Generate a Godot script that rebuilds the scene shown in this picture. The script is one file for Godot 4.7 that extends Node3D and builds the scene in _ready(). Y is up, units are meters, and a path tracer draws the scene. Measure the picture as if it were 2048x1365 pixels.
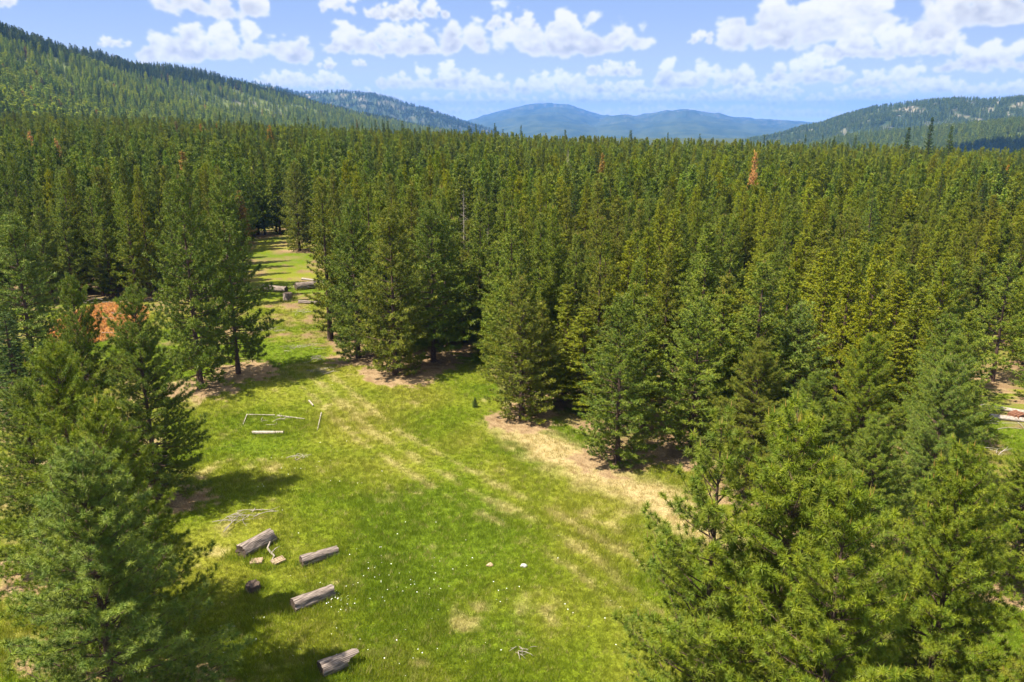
extends Node3D
# A pine forest round a grassy clearing, seen from the air; wooded ridges and hazy mountains behind.

const CAM_H := 24.0
const PITCH := 15.6
const FOCAL := 1600.0            # pixels of the 2048 x 1365 photograph
var rng := RandomNumberGenerator.new()
var taken := {}
var M := {}
var noise_a := FastNoiseLite.new()
var noise_b := FastNoiseLite.new()
var noise_c := FastNoiseLite.new()
var protos := {}
var tufts := {}
var tri_count := 0

# ---------------------------------------------------------------- naming
func numbered(called: String) -> String:
	var n: int = taken.get(called, 0)
	taken[called] = n + 1
	return called if n == 0 else "%s_%03d" % [called, n]

func tag(o: Node, label := "", category := "", group := "", kind := "") -> Node:
	if label: o.set_meta("label", label)
	if category: o.set_meta("category", category)
	if group: o.set_meta("group", group)
	if kind: o.set_meta("kind", kind)
	return o

func thing(called: String, at: Vector3, turn := 0.0) -> Node3D:
	var o := Node3D.new()
	o.name = numbered(called)
	add_child(o)
	o.position = at
	o.rotation.y = turn
	return o

func part(called: String, mesh: Mesh, m: Material, parent: Node) -> MeshInstance3D:
	var o := MeshInstance3D.new()
	o.name = numbered(called) if parent == self else called
	o.mesh = mesh
	if m: o.material_override = m
	parent.add_child(o, true)
	return o

# ---------------------------------------------------------------- meshes
func commit(v: PackedVector3Array, n = null, c = null, uv = null, idx = null) -> ArrayMesh:
	var a := []
	a.resize(Mesh.ARRAY_MAX)
	a[Mesh.ARRAY_VERTEX] = v
	if n != null: a[Mesh.ARRAY_NORMAL] = n
	if c != null: a[Mesh.ARRAY_COLOR] = c
	if uv != null: a[Mesh.ARRAY_TEX_UV] = uv
	if idx != null: a[Mesh.ARRAY_INDEX] = idx
	var m := ArrayMesh.new()
	m.add_surface_from_arrays(Mesh.PRIMITIVE_TRIANGLES, a)
	return m

class Wood:
	var v := PackedVector3Array()
	var n := PackedVector3Array()
	var uv := PackedVector2Array()
	var i := PackedInt32Array()
	func tube(pts: PackedVector3Array, radii: PackedFloat32Array, sides: int) -> void:
		var first := v.size()
		var along := 0.0
		for k in pts.size():
			var d: Vector3 = (pts[mini(k + 1, pts.size() - 1)] - pts[maxi(k - 1, 0)]).normalized()
			var s := d.cross(Vector3.FORWARD if absf(d.z) < 0.8 else Vector3.RIGHT).normalized()
			var t := s.cross(d)
			if k > 0: along += pts[k].distance_to(pts[k - 1])
			for j in sides + 1:
				var a := TAU * j / sides
				var o := s * cos(a) + t * sin(a)
				v.append(pts[k] + o * radii[k])
				n.append(o)
				uv.append(Vector2(float(j) / sides, along))
		for k in pts.size() - 1:
			for j in sides:
				var a := first + k * (sides + 1) + j
				var b := a + sides + 1
				i.append_array(PackedInt32Array([a, a + 1, b, a + 1, b + 1, b]))
	func mesh(owner_node) -> ArrayMesh:
		return owner_node.commit(v, n, null, uv, i)

# A shoot with its needles, pointing along +y: one narrow triangle for each bundle of needles.
func make_tuft(sd: int, count: int, length: float, width: float, flat: float, spread: float) -> PackedVector3Array:
	var r := RandomNumberGenerator.new()
	r.seed = sd
	var v := PackedVector3Array()
	for k in count:
		var a := r.randf() * TAU
		var lean := r.randf_range(0.25, spread)
		var d := Vector3(cos(a) * sin(lean), cos(lean), sin(a) * sin(lean) * flat).normalized()
		var base := Vector3(0, r.randf_range(-0.35, 0.3) * length, 0)
		var side := d.cross(Vector3(r.randf() - 0.5, r.randf() - 0.5, r.randf() - 0.5)).normalized() * width * 0.5
		var l := length * r.randf_range(0.75, 1.1)
		v.append(base - side)
		v.append(base + d * l * 0.97)
		v.append(base + side)
	return v

func candle() -> PackedVector3Array:
	var v := PackedVector3Array()
	for k in 3:
		var a := TAU * k / 3.0
		var b := TAU * (k + 1) / 3.0
		v.append(Vector3(cos(a) * 0.02, 0.05, sin(a) * 0.014))
		v.append(Vector3(0, 0.32, 0))
		v.append(Vector3(cos(b) * 0.02, 0.05, sin(b) * 0.014))
	return v

func flat_colors(n: int, c: Color) -> PackedColorArray:
	var a := PackedColorArray()
	a.resize(n)
	a.fill(c)
	return a

# kinds: 0 open-grown pine, 1 slender forest pine, 2 yellow-green fine pine, 3 fir or spruce, 4 sparse open pine
const KIND := [
	{"h": 16.0, "r": 3.9, "base": 0.045, "bare": 0.27, "tip": 0.72, "spread": 2.0, "flat": 1.0, "size": 1.0, "gap": 0.05, "whorl": 0.46, "n": 6, "up": 1.0, "low": -0.2},
	{"h": 16.0, "r": 2.1, "base": 0.07, "bare": 0.22, "tip": 0.8, "spread": 1.9, "flat": 1.0, "size": 0.95, "gap": 0.06, "whorl": 0.52, "n": 5, "up": 1.0, "low": -0.05},
	{"h": 15.0, "r": 2.1, "base": 0.06, "bare": 0.18, "tip": 0.75, "spread": 1.5, "flat": 1.0, "size": 0.75, "gap": 0.06, "whorl": 0.42, "n": 6, "up": 0.95, "low": 0.05},
	{"h": 18.0, "r": 2.2, "base": 0.03, "bare": 0.1, "tip": 1.05, "spread": 1.4, "flat": 0.5, "size": 0.75, "gap": 0.04, "whorl": 0.44, "n": 6, "up": 0.5, "low": -0.38},
	{"h": 15.0, "r": 3.6, "base": 0.1, "bare": 0.36, "tip": 0.6, "spread": 1.9, "flat": 1.0, "size": 1.05, "gap": 0.12, "whorl": 0.58, "n": 5, "up": 1.0, "low": -0.05},
]
const LOD := [
	{"count": 54, "len": 0.225, "w": 0.021, "step": 0.19, "whorl": 1.0, "sides": 5},
	{"count": 20, "len": 0.3, "w": 0.068, "step": 0.3, "whorl": 1.05, "sides": 4},
	{"count": 10, "len": 0.52, "w": 0.17, "step": 0.55, "whorl": 1.4, "sides": 3},
	{"count": 6, "len": 0.85, "w": 0.38, "step": 1.0, "whorl": 2.2, "sides": 3},
	{"count": 4, "len": 1.5, "w": 0.9, "step": 2.0, "whorl": 4.0, "sides": 3},
]
const GREEN := [
	[Color(0.152, 0.207, 0.021), Color(0.184, 0.234, 0.019), Color(0.123, 0.181, 0.022), Color(0.218, 0.255, 0.024), Color(0.163, 0.202, 0.030)],
	[Color(0.152, 0.202, 0.018), Color(0.184, 0.228, 0.017), Color(0.123, 0.175, 0.019), Color(0.213, 0.244, 0.021), Color(0.163, 0.196, 0.024)],
	[Color(0.223, 0.249, 0.010), Color(0.252, 0.265, 0.010), Color(0.184, 0.222, 0.012), Color(0.279, 0.282, 0.012), Color(0.213, 0.239, 0.014)],
	[Color(0.112, 0.169, 0.027), Color(0.134, 0.186, 0.027), Color(0.095, 0.149, 0.027), Color(0.145, 0.196, 0.024), Color(0.118, 0.169, 0.030)],
	[Color(0.156, 0.212, 0.019), Color(0.190, 0.234, 0.018), Color(0.129, 0.186, 0.021), Color(0.213, 0.249, 0.020), Color(0.167, 0.207, 0.027)],
]

func profile(kind: int, t: float) -> float:
	match kind:
		0: return pow(1.0 - t, 0.66) * (0.6 + 0.4 * smoothstep(0.0, 0.24, t)) * 1.12
		1: return pow(1.0 - t, 0.6) * (0.6 + 0.4 * smoothstep(0.0, 0.3, t)) * 1.08
		2: return pow(1.0 - t, 0.64) * (0.72 + 0.28 * smoothstep(0.0, 0.25, t)) * 1.05
		3: return pow(1.0 - t, 0.95) * (0.85 + 0.15 * smoothstep(0.0, 0.1, t))
	return pow(1.0 - t, 0.6) * (0.5 + 0.5 * smoothstep(0.0, 0.3, t))

func tuft_set(kind: int, lod: int) -> Dictionary:
	var key := kind * 10 + lod
	if not tufts.has(key):
		var k: Dictionary = KIND[kind]
		var l: Dictionary = LOD[lod]
		var shapes := []
		var colors := []
		for s in 5:
			var v := make_tuft(900 + key * 7 + s, l.count, l.len * k.size, l.w * (0.5 + 0.5 * k.size), k.flat, k.spread)
			shapes.append(v)
			colors.append(flat_colors(v.size(), GREEN[kind][s]))
		tufts[key] = {"shapes": shapes, "colors": colors}
	return tufts[key]

func make_tree(kind: int, lod: int, sd: int, bare_tree := false) -> Dictionary:
	var r := RandomNumberGenerator.new()
	r.seed = sd * 131 + kind * 17 + lod
	var k: Dictionary = KIND[kind]
	var l: Dictionary = LOD[lod]
	var set_ := tuft_set(kind, lod)
	var hh: float = k.h
	var y0: float = hh * float(k.base) * r.randf_range(0.8, 1.2)
	var trunk := Wood.new()
	var limbs := Wood.new()
	var fv := PackedVector3Array()
	var fc := PackedColorArray()
	var can := candle()
	var can_c := [flat_colors(9, Color(0.3, 0.27, 0.06)), flat_colors(9, Color(0.34, 0.22, 0.09)), flat_colors(9, Color(0.24, 0.26, 0.05))]
	# trunk with a slight sweep
	var sweep := Vector2(r.randf_range(-0.25, 0.25), r.randf_range(-0.25, 0.25))
	var axis := func(y: float) -> Vector3:
		var t: float = y / hh
		return Vector3(sweep.x * sin(t * 2.6) * t, y, sweep.y * sin(t * 3.1) * t)
	var pts := PackedVector3Array()
	var rad := PackedFloat32Array()
	var nseg := 9 if lod < 2 else 4
	var r0 := 0.0155 * hh * r.randf_range(0.9, 1.15)
	for s in nseg + 1:
		var t := float(s) / nseg
		pts.append(axis.call(t * hh * 0.985))
		rad.append(lerpf(r0, 0.012, pow(t, 0.85)) * (1.25 if s == 0 else 1.0))
	trunk.tube(pts, rad, 9 if lod == 0 else (6 if lod == 1 else 4))
	var lobes := [r.randf() * TAU, r.randf() * TAU, r.randf_range(0.08, 0.2), r.randf_range(0.05, 0.15)]
	var step: float = l.step
	var y := y0
	while y < hh - 0.25:
		var t := (y - y0) / (hh - y0)
		var n: int = int(k.n) + r.randi_range(-1, 1)
		if t > 0.9: n = maxi(3, n - 1)
		var slim := 1.0 - (0.3 if lod > 0 else 0.15) * t * t
		var a0 := r.randf() * TAU
		for b in n:
			if r.randf() < float(k.gap): continue
			var az := a0 + TAU * b / n + r.randf_range(-0.3, 0.3)
			var bulge: float = 1.0 + lobes[2] * sin(2.0 * az + lobes[0] + y * 0.5) + lobes[3] * sin(3.0 * az + lobes[1] - y * 0.9)
			var length: float = float(k.r) * profile(kind, t) * r.randf_range(0.72, 1.12) * bulge + 0.18
			if r.randf() < 0.07: length *= 0.6
			var el: float = lerpf(k.low, k.up, pow(t, 1.25)) + r.randf_range(-0.13, 0.13)
			var hd := Vector3(cos(az), 0, sin(az))
			var side := Vector3(-sin(az), 0, cos(az))
			var start: Vector3 = axis.call(minf(y + r.randf_range(-0.25, 0.25), hh * 0.98))
			var curl: float = (0.24 if kind != 3 else 0.1) * length
			var bend := r.randf_range(-0.12, 0.12) * length
			var at := func(s: float) -> Vector3:
				return start + hd * (cos(el) * length * s) + Vector3.UP * (sin(el) * length * s + curl * s * s * s) + side * bend * s * s
			if lod < 3:
				var bp := PackedVector3Array()
				var br := PackedFloat32Array()
				var bs := 4 if lod == 0 else (3 if lod == 1 else 1)
				for s in bs + 1:
					bp.append(at.call(0.98 * s / bs))
					br.append(lerpf(0.011 + 0.0115 * length, 0.005, float(s) / bs))
				limbs.tube(bp, br, 4 if lod == 0 else 3)
			if bare_tree:
				for q in 3:
					var s2 := r.randf_range(0.3, 0.95)
					var p0: Vector3 = at.call(s2)
					limbs.tube(PackedVector3Array([p0, p0 + (hd * 0.6 + side * r.randf_range(-1, 1) + Vector3.UP * r.randf_range(-0.3, 0.4)) * length * 0.3]), PackedFloat32Array([0.012, 0.004]), 3)
				continue
			# dead bare lower limbs
			if kind != 3 and t < 0.05 and r.randf() < 0.45: continue
			var s: float = float(k.bare) + r.randf_range(-0.06, 0.06) - 0.1 * t
			if length < 0.7: s = 0.2
			while s < 1.0:
				var p: Vector3 = at.call(s)
				var fwd: Vector3 = (at.call(minf(s + 0.1, 1.1)) - p).normalized()
				for sgn in [-1.0, 1.0]:
					var tw: float = (0.14 + 0.3 * length * (1.05 - s)) * r.randf_range(0.45, 1.1) * (0.8 if kind == 1 else 1.0)
					var rise := r.randf_range(-0.35, 0.95) if kind != 3 else r.randf_range(-0.35, 0.15)
					var td: Vector3 = (fwd * r.randf_range(0.5, 1.0) + side * sgn * r.randf_range(0.6, 1.0) + Vector3.UP * rise).normalized()
					var q: Vector3 = p + td * tw
					if lod == 0 and tw > 0.25:
						limbs.tube(PackedVector3Array([p, q]), PackedFloat32Array([0.009, 0.004]), 3)
					put_tuft(fv, fc, set_, r, q, (td + Vector3.UP * (0.55 if kind != 3 else -0.05)).normalized(), slim)
					if tw > step * 2.2:
						put_tuft(fv, fc, set_, r, p + td * tw * 0.5 + Vector3.UP * 0.04, (td + Vector3.UP * 0.8).normalized() if kind != 3 else td, 0.9 * slim)
				s += step / maxf(length, 0.4) * r.randf_range(0.8, 1.25)
			var tip: Vector3 = at.call(1.0)
			var tdir: Vector3 = (tip - at.call(0.85)).normalized()
			put_tuft(fv, fc, set_, r, tip, (tdir + Vector3.UP * (0.6 if kind != 3 else 0.0)).normalized(), 1.05 * slim)
			if lod < 2 and kind in [0, 1, 4] and t > 0.35 and r.randf() < 0.75:
				var bs2 := Basis(Quaternion(Vector3.UP, (tdir * 0.35 + Vector3.UP).normalized())).scaled(Vector3.ONE * r.randf_range(0.7, 1.25))
				fv.append_array(Transform3D(bs2, tip) * can)
				fc.append_array(can_c[r.randi() % 3])
		y += float(k.whorl) * float(l.whorl) * r.randf_range(0.8, 1.2)
	if not bare_tree:
		var top: Vector3 = axis.call(hh * 0.985)
		for q in 4:
			put_tuft(fv, fc, set_, r, top - Vector3.UP * 0.22 * q * (1.0 + 0.5 * lod), (Vector3.UP + Vector3(r.randf() - 0.5, 0, r.randf() - 0.5) * 0.3).normalized(), 0.8 - 0.12 * lod)
		if lod < 2 and kind in [0, 1, 4]:
			for q in 5:
				var off := Vector3(r.randf() - 0.5, 0, r.randf() - 0.5) * (0.25 if q else 0.0)
				fv.append_array(Transform3D(Basis.IDENTITY.scaled(Vector3(1.5, 1.6 if q == 0 else 1.1, 1.5)), top + off) * can)
				fc.append_array(can_c[q % 3])
	tri_count += fv.size() / 3 + limbs.i.size() / 3 + trunk.i.size() / 3
	return {"trunk": trunk.mesh(self), "limbs": limbs.mesh(self) if limbs.v.size() else null, "crown": commit(fv, null, fc) if fv.size() else null, "h": hh}

func put_tuft(fv: PackedVector3Array, fc: PackedColorArray, set_: Dictionary, r: RandomNumberGenerator, at: Vector3, dir: Vector3, size: float) -> void:
	var which := r.randi() % 5
	var tint := r.randi() % 5
	var s := size * r.randf_range(0.8, 1.15)
	var b := Basis(Quaternion(Vector3.UP, dir)) if dir.y > -0.99 else Basis.IDENTITY
	b = b * Basis(Vector3.UP, r.randf() * TAU)
	b = b.scaled(Vector3.ONE * s)
	fv.append_array(Transform3D(b, at) * (set_.shapes[which] as PackedVector3Array))
	fc.append_array(set_.colors[tint])

# one mesh of two surfaces (wood, foliage) for the trees that are too many to be objects
func merged_tree(kind: int, lod: int, sd: int) -> ArrayMesh:
	var d := make_tree(kind, lod, sd)
	var m := ArrayMesh.new()
	m.add_surface_from_arrays(Mesh.PRIMITIVE_TRIANGLES, d.trunk.surface_get_arrays(0))
	m.surface_set_material(0, M.bark)
	m.add_surface_from_arrays(Mesh.PRIMITIVE_TRIANGLES, d.crown.surface_get_arrays(0))
	m.surface_set_material(1, M.needles)
	if d.limbs:
		m.add_surface_from_arrays(Mesh.PRIMITIVE_TRIANGLES, d.limbs.surface_get_arrays(0))
		m.surface_set_material(2, M.bark)
	return m

func proto(kind: int, lod: int, variant: int) -> Dictionary:
	var key := kind * 100 + lod * 10 + variant
	if not protos.has(key): protos[key] = make_tree(kind, lod, variant + 1)
	return protos[key]

# ---------------------------------------------------------------- materials
func noise_tex(freq: float, lo: Color, hi: Color, sd: int, size := 512, octaves := 4, stretch := Vector2.ONE) -> Texture2D:
	var f := FastNoiseLite.new()
	f.seed = sd
	f.frequency = freq
	f.noise_type = FastNoiseLite.TYPE_SIMPLEX_SMOOTH
	f.fractal_octaves = octaves
	var im := f.get_seamless_image(size, size)
	if stretch != Vector2.ONE:
		im.resize(int(size * stretch.x), int(size * stretch.y), Image.INTERPOLATE_CUBIC)
	im.convert(Image.FORMAT_RGBA8)
	var data := im.get_data()
	var ramp := PackedByteArray()
	ramp.resize(768)
	for i in 256:
		var c := lo.lerp(hi, i / 255.0)
		ramp[i * 3] = c.r8
		ramp[i * 3 + 1] = c.g8
		ramp[i * 3 + 2] = c.b8
	for i in range(0, data.size(), 4):
		var q := data[i] * 3
		data[i] = ramp[q]
		data[i + 1] = ramp[q + 1]
		data[i + 2] = ramp[q + 2]
	return ImageTexture.create_from_image(Image.create_from_data(im.get_width(), im.get_height(), false, Image.FORMAT_RGBA8, data))

func lin(r: float, g: float, b: float) -> Color:
	return Color(r, g, b).linear_to_srgb()

func make_materials() -> void:
	for t in [["needles", 1, 1, 1], ["needles_deep", 0.84, 0.86, 0.85], ["needles_blue", 1.02, 1.04, 1.5], ["needles_yellow", 1, 0.98, 0.6], ["needles_olive", 1.0, 0.86, 0.78], ["needles_dark", 0.58, 0.66, 0.85]]:
		var m := StandardMaterial3D.new()
		m.vertex_color_use_as_albedo = true
		m.albedo_color = lin(t[1], t[2], t[3])
		m.roughness = 0.55
		m.metallic_specular = 0.35
		m.backlight_enabled = true
		m.backlight = Color(0.62, 0.64, 0.42)
		M[t[0]] = m
	for t in [["dead_needles", 3.4, 1.4, 4.6], ["brown_needles", 1.7, 0.85, 0.9]]:
		var m := StandardMaterial3D.new()
		m.vertex_color_use_as_albedo = true
		m.albedo_color = lin(t[1], t[2], t[3])
		m.roughness = 0.8
		M[t[0]] = m
	var bark := StandardMaterial3D.new()
	bark.albedo_texture = noise_tex(0.03, Color(0.2, 0.15, 0.12), Color(0.48, 0.38, 0.31), 5, 256)
	bark.uv1_scale = Vector3(2, 0.6, 1)
	bark.roughness = 0.95
	M.bark = bark
	var dead := StandardMaterial3D.new()
	dead.albedo_texture = noise_tex(0.03, Color(0.42, 0.38, 0.34), Color(0.74, 0.7, 0.65), 6, 256)
	dead.uv1_scale = Vector3(2, 0.5, 1)
	dead.roughness = 0.9
	M.dead_wood = dead
	var bleached := dead.duplicate()
	bleached.albedo_texture = noise_tex(0.03, Color(0.46, 0.42, 0.37), Color(0.78, 0.74, 0.68), 8, 256)
	M.bleached = bleached
	var log_side := StandardMaterial3D.new()
	log_side.albedo_texture = noise_tex(0.02, Color(0.24, 0.2, 0.18), Color(0.68, 0.62, 0.57), 7, 256, 5)
	log_side.uv1_scale = Vector3(5, 0.22, 1)
	log_side.roughness = 0.92
	log_side.heightmap_enabled = true
	log_side.heightmap_texture = noise_tex(0.02, Color.BLACK, Color.WHITE, 7, 256, 5)
	log_side.heightmap_scale = 3.0
	M.log_side = log_side
	var log_end := StandardMaterial3D.new()
	log_end.albedo_texture = noise_tex(0.05, Color(0.17, 0.13, 0.11), Color(0.4, 0.33, 0.28), 9, 128)
	log_end.uv1_triplanar = true
	log_end.uv1_scale = Vector3.ONE * 1.5
	log_end.roughness = 0.95
	M.log_end = log_end
	var fresh := log_end.duplicate()
	fresh.albedo_texture = noise_tex(0.06, Color(0.36, 0.27, 0.2), Color(0.8, 0.72, 0.6), 11, 128)
	M.split_wood = fresh
	var rotten := log_end.duplicate()
	rotten.albedo_texture = noise_tex(0.05, Color(0.3, 0.17, 0.11), Color(0.6, 0.42, 0.3), 12, 128)
	M.rotten_wood = rotten
	var rock := StandardMaterial3D.new()
	rock.albedo_texture = noise_tex(0.04, Color(0.5, 0.48, 0.45), Color(0.85, 0.83, 0.8), 13, 128)
	rock.uv1_triplanar = true
	rock.uv1_scale = Vector3.ONE * 2.0
	rock.roughness = 0.9
	M.rock = rock
	var tan_rock := rock.duplicate()
	tan_rock.albedo_texture = noise_tex(0.04, Color(0.52, 0.42, 0.32), Color(0.8, 0.7, 0.56), 14, 128)
	M.tan_rock = tan_rock
	var steel := StandardMaterial3D.new()
	steel.albedo_color = Color(0.12, 0.2, 0.16)
	steel.roughness = 0.5
	M.post_paint = steel
	var ground := StandardMaterial3D.new()
	ground.vertex_color_use_as_albedo = true
	ground.albedo_texture = noise_tex(0.05, Color(0.62, 0.62, 0.62), Color(1, 1, 1), 21, 512, 5)
	ground.uv1_triplanar = true
	ground.uv1_world_triplanar = true
	ground.uv1_scale = Vector3.ONE * 0.23
	ground.roughness = 0.95
	ground.metallic_specular = 0.2
	M.ground = ground
	var grass := StandardMaterial3D.new()
	grass.vertex_color_use_as_albedo = true
	grass.roughness = 0.6
	grass.metallic_specular = 0.3
	grass.backlight_enabled = true
	grass.backlight = Color(0.75, 0.78, 0.45)
	M.grass = grass
	var petal := StandardMaterial3D.new()
	petal.albedo_color = Color(0.93, 0.93, 0.9)
	petal.roughness = 0.7
	M.petal = petal
	var hill := StandardMaterial3D.new()
	hill.vertex_color_use_as_albedo = true
	hill.roughness = 1.0
	hill.metallic_specular = 0.1
	M.hill = hill
	var cl := StandardMaterial3D.new()
	cl.albedo_color = Color(0.95, 0.95, 0.96)
	cl.roughness = 1.0
	M.cloud = cl

# ---------------------------------------------------------------- terrain
const CREST := [[300.0, -700.0, 150.0], [600.0, -660.0, 140.0], [1000.0, -640.0, 124.0], [1250.0, -644.0, 106.0], [1600.0, -624.0, 99.0], [2000.0, -580.0, 74.0], [2500.0, -506.0, 40.0], [3000.0, -364.0, -8.0], [3500.0, -250.0, -60.0]]
const FOOT := [[200.0, -330.0], [480.0, -300.0], [560.0, -253.0], [700.0, -185.0], [1000.0, -130.0], [2000.0, -60.0], [3500.0, -20.0]]

func table(rows: Array, d: float, col: int) -> float:
	if d <= rows[0][0]: return rows[0][col]
	for i in rows.size() - 1:
		if d < rows[i + 1][0]:
			return lerpf(rows[i][col], rows[i + 1][col], (d - rows[i][0]) / (rows[i + 1][0] - rows[i][0]))
	return rows[rows.size() - 1][col]

func slope_share(x: float, d: float) -> float:
	var xf := table(FOOT, d, 1)
	var xr := table(CREST, d, 1)
	return (xf - x) / (xf - xr)

func height(x: float, z: float) -> float:
	var d := -z
	# the bench: nearly flat, tilting up to the left far away, falling off into the valley
	var h := noise_a.get_noise_2d(x * 0.6, z * 0.6) * 0.35
	var far := smoothstep(90.0, 260.0, d)
	h += far * (-0.04 * minf(x, 0.0) - 0.028 * maxf(x, 0.0))
	h += far * noise_a.get_noise_2d(x * 0.12 + 70.0, z * 0.12) * 1.5
	var drop := smoothstep(430.0, 800.0, d + 0.1 * x)
	h = lerpf(h, -62.0, drop)
	var s := slope_share(x, d)
	if s > 0.0 and d > 150.0:
		var hr := table(CREST, d, 2)
		var base := h
		var up: float
		if s <= 1.0: up = pow(s, 1.15)
		else: up = 1.0 - 0.25 * (s - 1.0)
		var n := noise_a.get_noise_2d(x * 0.035, z * 0.035) * 14.0 + noise_a.get_noise_2d(x * 0.12 + 30.0, z * 0.12) * 4.0
		var m := lerpf(base, hr, up) + n * minf(1.0, s * 2.0)
		h = lerpf(h, m, smoothstep(150.0, 330.0, d))
	return h

var clearing := PackedVector2Array([Vector2(-90, 10), Vector2(-90, -62), Vector2(-46, -70), Vector2(-62, -80), Vector2(-66, -104), Vector2(-45, -107), Vector2(-37, -92), Vector2(-35, -97), Vector2(-39.5, -113), Vector2(-43.5, -126), Vector2(-48, -146), Vector2(-51, -160), Vector2(-46, -163), Vector2(-38, -148), Vector2(-31, -128), Vector2(-26, -115), Vector2(-22, -92), Vector2(-19, -82), Vector2(-3, -81), Vector2(-1, -69), Vector2(4, -62), Vector2(8, -56.5), Vector2(13, -54), Vector2(19, -49), Vector2(26, -44), Vector2(32, -49), Vector2(37, -62), Vector2(47, -71), Vector2(70, -70), Vector2(90, 10)])
var straw_line := [Vector2(0.5, -60), Vector2(3.6, -55.5), Vector2(6.2, -51.0), Vector2(10.0, -46.5), Vector2(12.0, -42.5)]
var track_line := [Vector2(-21, -76), Vector2(-16, -68), Vector2(-10.5, -58.5), Vector2(-4, -50.5), Vector2(1.5, -44.5), Vector2(5.0, -40), Vector2(8, -34)]

func line_distance(p: Vector2, line: Array) -> float:
	var best := 1e9
	for i in line.size() - 1:
		best = minf(best, p.distance_squared_to(Geometry2D.get_closest_point_to_segment(p, line[i], line[i + 1])))
	return sqrt(best)

# what covers the ground at a place: [colour, share of grass]
func cover(x: float, z: float) -> Array:
	var p := Vector2(x, z)
	var n1 := noise_b.get_noise_2d(x, z)                      # broad patches
	var n2 := noise_b.get_noise_2d(x * 3.7 + 200.0, z * 3.7)  # small patches
	var n3 := noise_c.get_noise_2d(x, z)                      # grain
	var bright := Color(0.178, 0.235, 0.013)
	var yellow := Color(0.285, 0.29, 0.034)
	var deep := Color(0.118, 0.2, 0.011)
	var straw := Color(0.52, 0.41, 0.19)
	var soil := Color(0.39, 0.27, 0.145)
	var c := bright.lerp(yellow, clampf(0.35 + n1 * 1.3 + n2 * 0.7, 0.0, 1.0))
	c = c.lerp(deep, clampf(-n1 * 2.2 - 0.25 + n3 * 0.5, 0.0, 0.4))
	var grass := 1.0
	var dry := clampf((n2 * 0.75 + n3 * 0.65 - 0.42) * 2.6, 0.0, 0.6)
	# straw along the right side of the clearing, with soil behind it
	if x > -6.0 and z < -30.0 and z > -75.0:
		var d := line_distance(p, straw_line) + n2 * 1.6 + n3 * 1.2
		dry = maxf(dry, clampf(1.3 - d * 0.42, 0.0, 1.0))
	var td := line_distance(p, track_line)
	if td < 3.0:
		var rut := minf(absf(td - 0.15), absf(td - 1.75)) + n3 * 0.5
		dry = maxf(dry, clampf(0.42 - rut * 1.3 + n2 * 0.6, 0.0, 0.5))
	c = c.lerp(straw, dry)
	grass -= dry * 0.55
	var inside := Geometry2D.is_point_in_polygon(p, clearing)
	if not inside or (x > 30.0 and z < -50.0) or z < -84.0:
		var woods := clampf(0.62 + n2 * 1.1 + n3 * 0.6, 0.0, 1.0)
		if inside: woods = clampf(n2 * 1.4 + n3 * 1.0 + 0.12, 0.0, 1.0)
		c = c.lerp(soil.lerp(Color(0.28, 0.18, 0.1), clampf(0.5 + n3, 0.0, 1.0)), woods)
		grass *= 1.0 - woods
	if x < -27.0 and z > -72.0:
		var w2 := clampf(0.3 + n2 * 1.5 + n3, 0.0, 1.0)
		c = c.lerp(straw.lerp(soil, 0.4), w2)
		grass *= 1.0 - 0.8 * w2
	return [c, grass]

func axis_lines(marks: Array) -> PackedFloat32Array:
	# marks: [[from, to, step at from, step at to], ...]
	var out := PackedFloat32Array()
	for m in marks:
		var x: float = m[0]
		while x < m[1] - 1e-4:
			out.append(x)
			x += lerpf(m[2], m[3], (x - m[0]) / (m[1] - m[0]))
	out.append(marks[marks.size() - 1][1])
	return out

var gx: PackedFloat32Array
var gd: PackedFloat32Array
var gcol: PackedColorArray
var ggrass: PackedFloat32Array

func ground_index(x: float, z: float) -> int:
	var i := clampi(gx.bsearch(x), 0, gx.size() - 1)
	var j := clampi(gd.bsearch(-z), 0, gd.size() - 1)
	return j * gx.size() + i

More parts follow.
